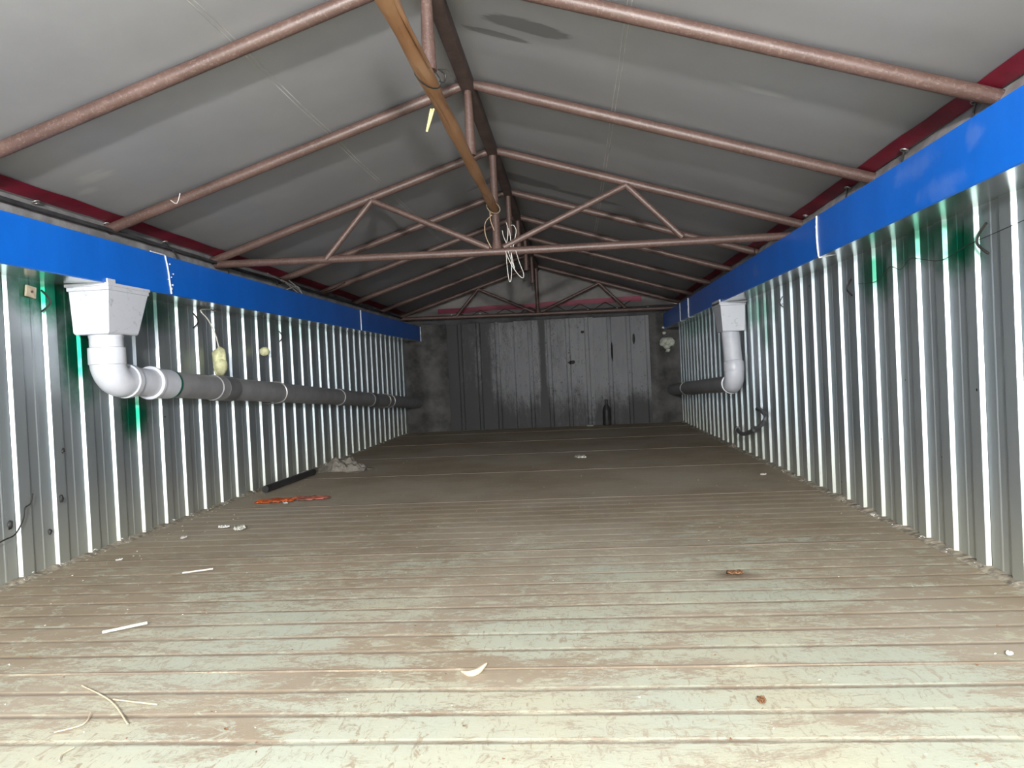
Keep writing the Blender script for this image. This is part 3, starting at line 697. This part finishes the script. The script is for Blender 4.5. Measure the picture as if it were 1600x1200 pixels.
# ================================================================== THINGS ON THE WALLS
t = empty('foam_chunk', (-1.765, 3.545, 0.65))
blob('foam_body', (-1.765, 3.545, 0.725), (0.034, 0.040, 0.078), M['foam'], t, 3, 0.22, 1.8, 3.0)
blob('foam_lobe', (-1.757, 3.535, 0.70), (0.033, 0.040, 0.046), M['foam'], t, 2, 0.3, 2.0, 8.0)
blob('foam_lobe', (-1.762, 3.548, 0.755), (0.030, 0.035, 0.042), M['foam'], t, 2, 0.3, 2.0, 5.0)
wire('hanging_cord', [(-1.765, 3.545, 0.79), (-1.768, 3.52, 0.86), (-1.775, 3.47, 0.93), (-1.79, 3.43, 0.972), (-1.79, 3.50, 0.985), (-1.80, 3.6, 0.985)], 0.0035, M['wirew'], t)
tag(t, 'yellowish foam chunk hanging on a white cord at left wall', 'foam')
fb = tag(blob('foam_ball', (-1.778, 4.116, 0.791), (0.030, 0.026, 0.026), M['foam'], None, 3, 0.15, 1.5, 1.0), 'small round foam ball stuck on the left wall', 'foam')
t = empty('wood_plate', (XL + 0.004, 2.355, 0.952))
bm = bmesh.new(); bm_box(bm, (-0.001, -0.022, -0.019), (0.006, 0.022, 0.019)); o = from_bm('plate', bm, M['wood'], t); o.rotation_euler.x = -0.14
bm = bmesh.new(); bm_tube(bm, [(0.006, 0, 0), (0.010, 0, 0)], 0.004, 8); from_bm('screw_head', bm, M['frame'], t)
tag(t, 'small beige plywood square with a screw on left wall', 'plate')
def kink(y, z, X, sg, label, s=1.0):
    tag(wire('wire_hook', [(X + sg * 0.016, y - 0.030 * s, z + 0.040 * s), (X + sg * 0.022, y, z + 0.012 * s), (X + sg * 0.024, y, z - 0.012 * s), (X + sg * 0.016, y - 0.034 * s, z - 0.042 * s)], 0.0036 * s, M['wired'], n=5), label, 'wire', 'bent wire hooks on the wall ribs')
kink(2.083, 0.897, XR, -1, 'bent dark wire hook on right wall rib nearest the camera')
kink(3.035, 0.874, XR, -1, 'bent dark wire hook on right wall below the gutter joint', 0.8)
kink(3.99, 0.905, XR, -1, 'bent dark wire hook on right wall nearest the hopper', 0.7)
kink(2.42, 0.925, XL, 1, 'bent dark wire hook on left wall before the hopper', 0.9)
kink(3.43, 0.925, XL, 1, 'bent dark wire hook on left wall beside the hanging foam', 0.9)
kink(4.46, 0.895, XL, 1, 'bent dark wire hook on left wall past the foam ball', 0.8)
tag(wire('loose_wire', [(XR - 0.013, 1.85, 0.915), (XR - 0.014, 2.0, 0.905), (XR - 0.0135, 2.15, 0.895), (XR - 0.014, 2.3, 0.875), (XR - 0.013, 2.42, 0.895), (XR - 0.014, 2.5, 0.91), (XR - 0.013, 2.58, 0.885), (XR - 0.0135, 2.66, 0.905), (XR - 0.013, 2.78, 0.87), (XR - 0.0135, 2.95, 0.88)], 0.0010, M['wired']), 'thin dark wire strung along the right wall under the gutter', 'wire')
tag(wire('loose_wire', [(XL + 0.028, 2.05, 0.135), (XL + 0.03, 2.15, 0.152), (XL + 0.028, 2.20, 0.160), (XL + 0.03, 2.235, 0.20), (XL + 0.03, 2.245, 0.235), (XL + 0.026, 2.275, 0.245), (XL + 0.024, 2.29, 0.275)], 0.0024, M['wired']), 'thin dark wire curling low on the left wall', 'wire')
for i, (y, z, s_, lb) in enumerate(((2.425, 0.235, 1.0, 'black grime clot on the second rib of the left wall'), (2.20, 0.19, 1.1, 'black grime clot beside the curling wire on left wall'), (2.46, 0.40, 0.7, 'small black grime clot high on the near left wall'), (2.375, 0.13, 0.8, 'small black grime clot low on the near left wall'))):
    tag(blob('grime_clot', (XL + 0.012 + (0.012 if i == 0 else 0), y, z), (0.006, 0.009 * s_, 0.013 * s_), M['black'], None, 2, 0.6, 3, i * 3.3), lb, 'dirt', 'grime clots on the left wall')
t = empty('bent_hose', (1.06, 4.5, 0.15))
wire('hose', [(1.050, 4.95, 0.158), (1.03, 4.80, 0.152), (1.015, 4.62, 0.158), (1.012, 4.47, 0.180), (1.025, 4.33, 0.215), (1.045, 4.26, 0.25), (1.06, 4.25, 0.285), (1.075, 4.36, 0.302), (1.088, 4.48, 0.310), (1.098, 4.60, 0.308)], 0.0125, M['hose'], t, 10)
tube('hose_end', [(1.050, 4.94, 0.158), (1.056, 5.0, 0.158)], 0.018, M['hose'], t, 10)
blob('hose_clip', (1.02, 4.36, 0.207), (0.02, 0.025, 0.02), M['hose'], t, 2, 0.2, 2, 4)
tag(t, 'bent dark hose piece sticking out low on the right wall', 'hose')
t = empty('twig_tangle', (-1.70, 4.4, 1.15))
tw = [[(-1.70, 4.15, 1.175), (-1.69, 4.35, 1.215), (-1.68, 4.5, 1.185), (-1.68, 4.75, 1.19), (-1.66, 5.0, 1.235), (-1.62, 5.2, 1.31)], [(-1.69, 4.2, 1.21), (-1.69, 4.4, 1.19), (-1.70, 4.6, 1.155)], [(-1.70, 4.25, 1.15), (-1.68, 4.42, 1.195), (-1.69, 4.5, 1.17)], [(-1.71, 4.05, 1.23), (-1.70, 4.3, 1.20), (-1.69, 4.45, 1.16)], [(-1.69, 4.32, 1.22), (-1.68, 4.46, 1.18), (-1.68, 4.5, 1.15)]]
for i, q in enumerate(tw): wire('twig', q, 0.0035 if i else 0.0028, M['flap'] if i else M['wired'], t)
tag(t, 'tangle of dry twigs and wire above the left gutter', 'twigs')
t = tag(wire('loose_wire', [(0.965, 3.94, 1.15), (0.975, 4.0, 1.19), (1.0, 4.05, 1.225), (1.02, 3.95, 1.235), (1.01, 3.85, 1.22)], 0.002, M['wired']), 'thin wire curl above the right gutter near the truss end', 'wire')
t = tag(wire('chalk_tick', [(-1.545, 2.772, rafter_z(-1.545) + 0.004), (-1.52, 2.772, rafter_z(-1.52) - 0.018), (-1.505, 2.772, rafter_z(-1.505) + 0.016)], 0.0016, M['wirew'], n=3), 'thin white tick-shaped thread on the second left rafter', 'thread')
# foam in the far right corner, dark bottle by the back wall
t = empty('corner_foam', (0.97, 7.84, 0.8))
for i, (x, z, s_) in enumerate(((0.955, 0.86, 0.05), (0.995, 0.85, 0.06), (0.93, 0.83, 0.035), (1.02, 0.83, 0.04), (0.97, 0.80, 0.035), (0.955, 0.945, 0.022), (0.95, 1.0, 0.018), (0.985, 0.76, 0.025))):
    blob('foam_lump', (x, 7.845, z), (s_, 0.02, s_ * 0.8), M['foamw'], t, 2, 0.5, 2.4, i * 2.1)
tag(t, 'pale foam patch in the far right corner under the gutter', 'foam')
bm = bmesh.new(); prof = [(0.0, 0), (0.040, 0), (0.043, 0.01), (0.043, 0.15), (0.036, 0.185), (0.018, 0.215), (0.014, 0.225), (0.014, 0.255), (0.016, 0.257), (0.016, 0.270), (0, 0.270)]
RR = [[bm.verts.new((r * math.cos(2 * PI * i / 16), r * math.sin(2 * PI * i / 16), z)) for i in range(16)] for r, z in prof[1:-1]]
for a, b in zip(RR, RR[1:]):
    for j in range(16): bm.faces.new((a[j], a[(j + 1) % 16], b[(j + 1) % 16], b[j]))
bm.faces.new(list(reversed(RR[0]))); bm.faces.new(RR[-1])
o = auto(from_bm('bottle', bm, M['black'])); o.location = (0.315, 7.82, 0.002); tag(o, 'small black bottle-shaped object standing at the back wall', 'bottle')

# ================================================================== THINGS ON THE FLOOR
# crumpled rag
bm = bmesh.new(); nx, ny = 44, 30; V = []
for i in range(nx + 1):
    row = []
    for j in range(ny + 1):
        u = i / nx * 2 - 1; v = j / ny * 2 - 1; d = max(0, 1 - (u * u * 0.9 + v * v))
        lump = 0.09 * d ** 0.6 * (0.75 + 0.5 * mnoise.noise(Vector((u * 2.2 + 3, v * 2.2, 1)))) * (1.0 if u < 0.35 else 0.75)
        cr = 0.035 * (mnoise.noise(Vector((u * 5, v * 5, 2))) - 0.5 * abs(mnoise.noise(Vector((u * 8, v * 6, 6))))) * min(1, d * 2.5)
        px = 0.17 * u * (1 + 0.18 * mnoise.noise(Vector((v * 2, u, 8)))); py = 0.10 * v * (1 + 0.25 * mnoise.noise(Vector((u * 2.5, v, 4))))
        row.append(bm.verts.new((px, py, 0.004 + max(0, lump + cr))))
    V.append(row)
for i in range(nx):
    for j in range(ny): bm.faces.new((V[i][j], V[i + 1][j], V[i + 1][j + 1], V[i][j + 1]))
rag = from_bm('rag', bm, M['rag'], smooth=True); rag.location = (-1.565, 4.80, 0.0); rag.rotation_euler.z = -0.25; solid(rag, 0.004)
tag(rag, 'crumpled grey rag on the floor by the left wall', 'rag')
tag(tube('pipe_offcut', [(-1.735, 3.93, 0.022), (-1.722, 4.3, 0.022), (-1.712, 4.62, 0.022)], 0.020, M['black'], None, 12), 'black pipe offcut lying along the left wall base', 'pipe')
def film(name, loc, sx, sy, rot, mat, seed, amp=0.014):
    bm = bmesh.new(); V = []
    for i in range(19):
        row = []
        for j in range(13):
            u = i / 9 - 1; v = j / 6 - 1; k = 1 + 0.3 * mnoise.noise(Vector((u * 2, v * 2, seed)))
            row.append(bm.verts.new((sx * u * math.sqrt(1 - v * v * 0.45) * k, sy * v * math.sqrt(1 - u * u * 0.45) * k, 0.005 + amp * abs(mnoise.noise(Vector((u * 3, v * 3, seed + 4)))) * 1.6)))
        V.append(row)
    for i in range(18):
        for j in range(12): bm.faces.new((V[i][j], V[i + 1][j], V[i + 1][j + 1], V[i][j + 1]))
    o = from_bm(name, bm, mat, smooth=True); o.location = loc; o.rotation_euler.z = rot; solid(o, 0.0015); return o
tag(film('plastic_film', (-1.545, 3.625, 0.001), 0.10, 0.060, 0.15, M['orange'], 2.0, 0.010), 'bright orange plastic scrap on the floor near left wall', 'plastic')
tag(film('plastic_film', (-1.385, 3.665, 0.001), 0.105, 0.050, 0.05, M['redf'], 7.0, 0.007), 'dusty red plastic scrap beside the orange one', 'plastic')
def sliver(name, a, b, w_, mat, label, cat, group=None, bend=0.0):
    a = Vector(a); b = Vector(b); mid = (a + b) / 2 + Vector((-(b - a).y, (b - a).x, 0)) * bend
    o = tube(name, smooth_path([a, mid, b], 5), w_, mat, None, 6, kind='round'); return tag(o, label, cat, group)
sliver('wood_splinter', (-1.285, 2.255, 0.008), (-1.202, 2.293, 0.009), 0.0027, M['stick'], 'white splinter on the floor, farther of the two by left wall', 'splinter')
t = sliver('wood_splinter', (-1.191, 1.713, 0.008), (-1.110, 1.772, 0.010), 0.0036, M['stick'], 'thicker white splinter lying nearer on the left floor', 'splinter')
sliver('straw', (-1.03, 1.41, 0.004), (-0.826, 1.243, 0.005), 0.0015, M['straw'], 'long pale straw at the lower left of the floor', 'straw', None, 0.05)
sliver('straw', (-0.92, 1.345, 0.004), (-0.816, 1.319, 0.005), 0.0015, M['straw'], 'short pale straw right of the long straw', 'straw')
sliver('straw', (-0.945, 1.215, 0.004), (-0.925, 1.285, 0.005), 0.0013, M['straw'], 'small hooked straw at the lower left floor edge', 'straw', None, -0.35)
sliver('straw', (-0.865, 1.12, 0.004), (-0.868, 1.16, 0.005), 0.0012, M['straw'], 'tiny straw at the lower left border of the floor', 'straw', None, 0.2)
t = tube('curled_chip', smooth_path([(-0.255, 1.458, 0.004), (-0.237, 1.443, 0.006), (-0.220, 1.450, 0.008), (-0.205, 1.472, 0.014)], 5), [0.002 + 0.0045 * math.sin(PI * i / 15) for i in range(16)], M['straw'], None, 6)
tag(t, 'curled pale wood chip in the middle foreground', 'chip')
def scrap(loc, s_, mat, label, seed, name='paper_scrap', cat='scrap', group='small scraps on the floor'):
    o = film(name, loc, s_, s_ * 0.6, seed * 1.7, mat, seed, s_ * 0.35); return tag(o, label, cat, group)
scrap((-1.582, 2.80, 0.0), 0.016, M['paper'], 'white scrap by the left wall, nearer of a pair', 1.0)
scrap((-1.507, 2.99, 0.0), 0.022, M['paper'], 'white scrap by the left wall, farther of a pair', 2.0)
scrap((-1.42, 2.95, 0.0), 0.04, M['stick'], 'flat grey-white flake beside the farther white scrap', 3.0)
scrap((-1.635, 2.464, 0.0), 0.012, M['paper'], 'tiny white scrap close to the near left wall', 4.0)
scrap((-1.465, 3.545, 0.0), 0.017, M['paper'], 'white crumb right in front of the orange plastic scrap', 5.0)
scrap((0.96, 3.949, 0.0), 0.020, M['paper'], 'white scrap near the right wall at mid depth', 6.0)
scrap((0.011, 5.002, 0.0), 0.045, M['stick'], 'pale flat flake on the dark floor farther back', 7.0)
scrap((0.822, 1.509, 0.0), 0.010, M['paper'], 'small white scrap at the right foreground', 8.0)
scrap((0.132, 7.74, 0.0), 0.035, M['paper'], 'white scrap at the foot of the back wall', 9.0)
scrap((1.085, 2.85, 0.0), 0.012, M['paper'], 'round white crumb against the right wall base', 10.0)
o = scrap((0.424, 2.117, 0.0), 0.022, M['leaf'], 'crumpled brown dry leaf on the right half of the floor', 11.0, 'dry_leaf', 'leaf', None)
scrap((0.30, 1.315, 0.0), 0.012, M['leaf'], 'small dark leaf bit in the right foreground', 12.0, 'dry_leaf', 'leaf', None)
# crumbs and specks nobody could count
def scatter(name, pts, mat, label, seed):
    bm = bmesh.new(); rnd = random.Random(seed)
    for (x, y, z, s_) in pts:
        vs_ = [bm.verts.new((x + s_ * rnd.uniform(-1, 1), y + s_ * rnd.uniform(-1, 1), z + s_ * rnd.uniform(0, 0.9))) for _ in range(5)]
        for f in ((0, 1, 2), (0, 2, 3), (0, 3, 4), (1, 2, 4), (2, 3, 4)): bm.faces.new([vs_[i] for i in f])
    me = bpy.data.meshes.new(name); bm.to_mesh(me); bm.free()
    o = link(name, me, mat); return tag(o, label, 'debris', None, 'stuff')
rnd = random.Random(3)
pts = [(rnd.uniform(XL + 0.06, XR - 0.05), 1.1 + 5.5 * rnd.random() ** 1.5, 0.001, rnd.uniform(0.0012, 0.0036)) for _ in range(330)]
pts += [(XL + 0.04 + 0.25 * rnd.random() ** 2, rnd.uniform(1.9, 5), 0.001, rnd.uniform(0.002, 0.006)) for _ in range(120)]
scatter('floor_crumbs', pts, M['stick'], 'pale crumbs scattered over the floor', 4)
pts = [(rnd.uniform(XL + 0.06, XR - 0.05), 1.1 + 4.5 * rnd.random() ** 1.4, 0.001, rnd.uniform(0.0015, 0.004)) for _ in range(260)]
scatter('floor_specks', pts, M['leaf'], 'dark specks scattered over the floor', 5)
# caulk and grime along the wall feet
def foot(X, sg, parent, seed, mat, big):
    bm = bmesh.new(); ys = lin(0.9, 7.8, 420); P = []
    for y in ys:
        a = 0.009 * (0.5 + big * max(0, mnoise.noise(Vector((y * 7, seed, 0)))) + 0.3 * mnoise.noise(Vector((y * 40, seed, 2))))
        P.append((y, max(0.002, a)))
    R_ = [[bm.verts.new((X + sg * 0.0, y, a * 1.6)), bm.verts.new((X + sg * (0.02 + a * 0.5), y, a * 1.1)), bm.verts.new((X + sg * (0.034 + a), y, 0.0))] for y, a in P]
    for a, b in zip(R_, R_[1:]):
        for j in range(2): bm.faces.new((a[j], b[j], b[j + 1], a[j + 1]))
    return keep(tag(from_bm('foot_grime', bm, mat), kind='stuff'), parent)
foot(XR, -1, wall_right, 3.0, M['grime'], 2.0); foot(XL, 1, wall_left, 8.0, M['grime'], 1.2)
pts = []
for k in range(40):
    y = 2.242 + (k - 2) * 0.1718
    for _ in range(9): pts.append((XL + 0.03 + rnd.uniform(-0.006, 0.012), y + rnd.uniform(-0.03, 0.025), rnd.uniform(0.001, 0.02), rnd.uniform(0.002, 0.006)))
    y = 2.121 + (k - 2) * 0.173
    for _ in range(6): pts.append((XR - 0.03 + rnd.uniform(-0.012, 0.006), y + rnd.uniform(-0.025, 0.02), rnd.uniform(0.001, 0.014), rnd.uniform(0.002, 0.005)))
scatter('foam_crumbs', [p for p in pts if p[1] < 7.7], M['lump'], 'white foam crumbs along the wall feet', 6)
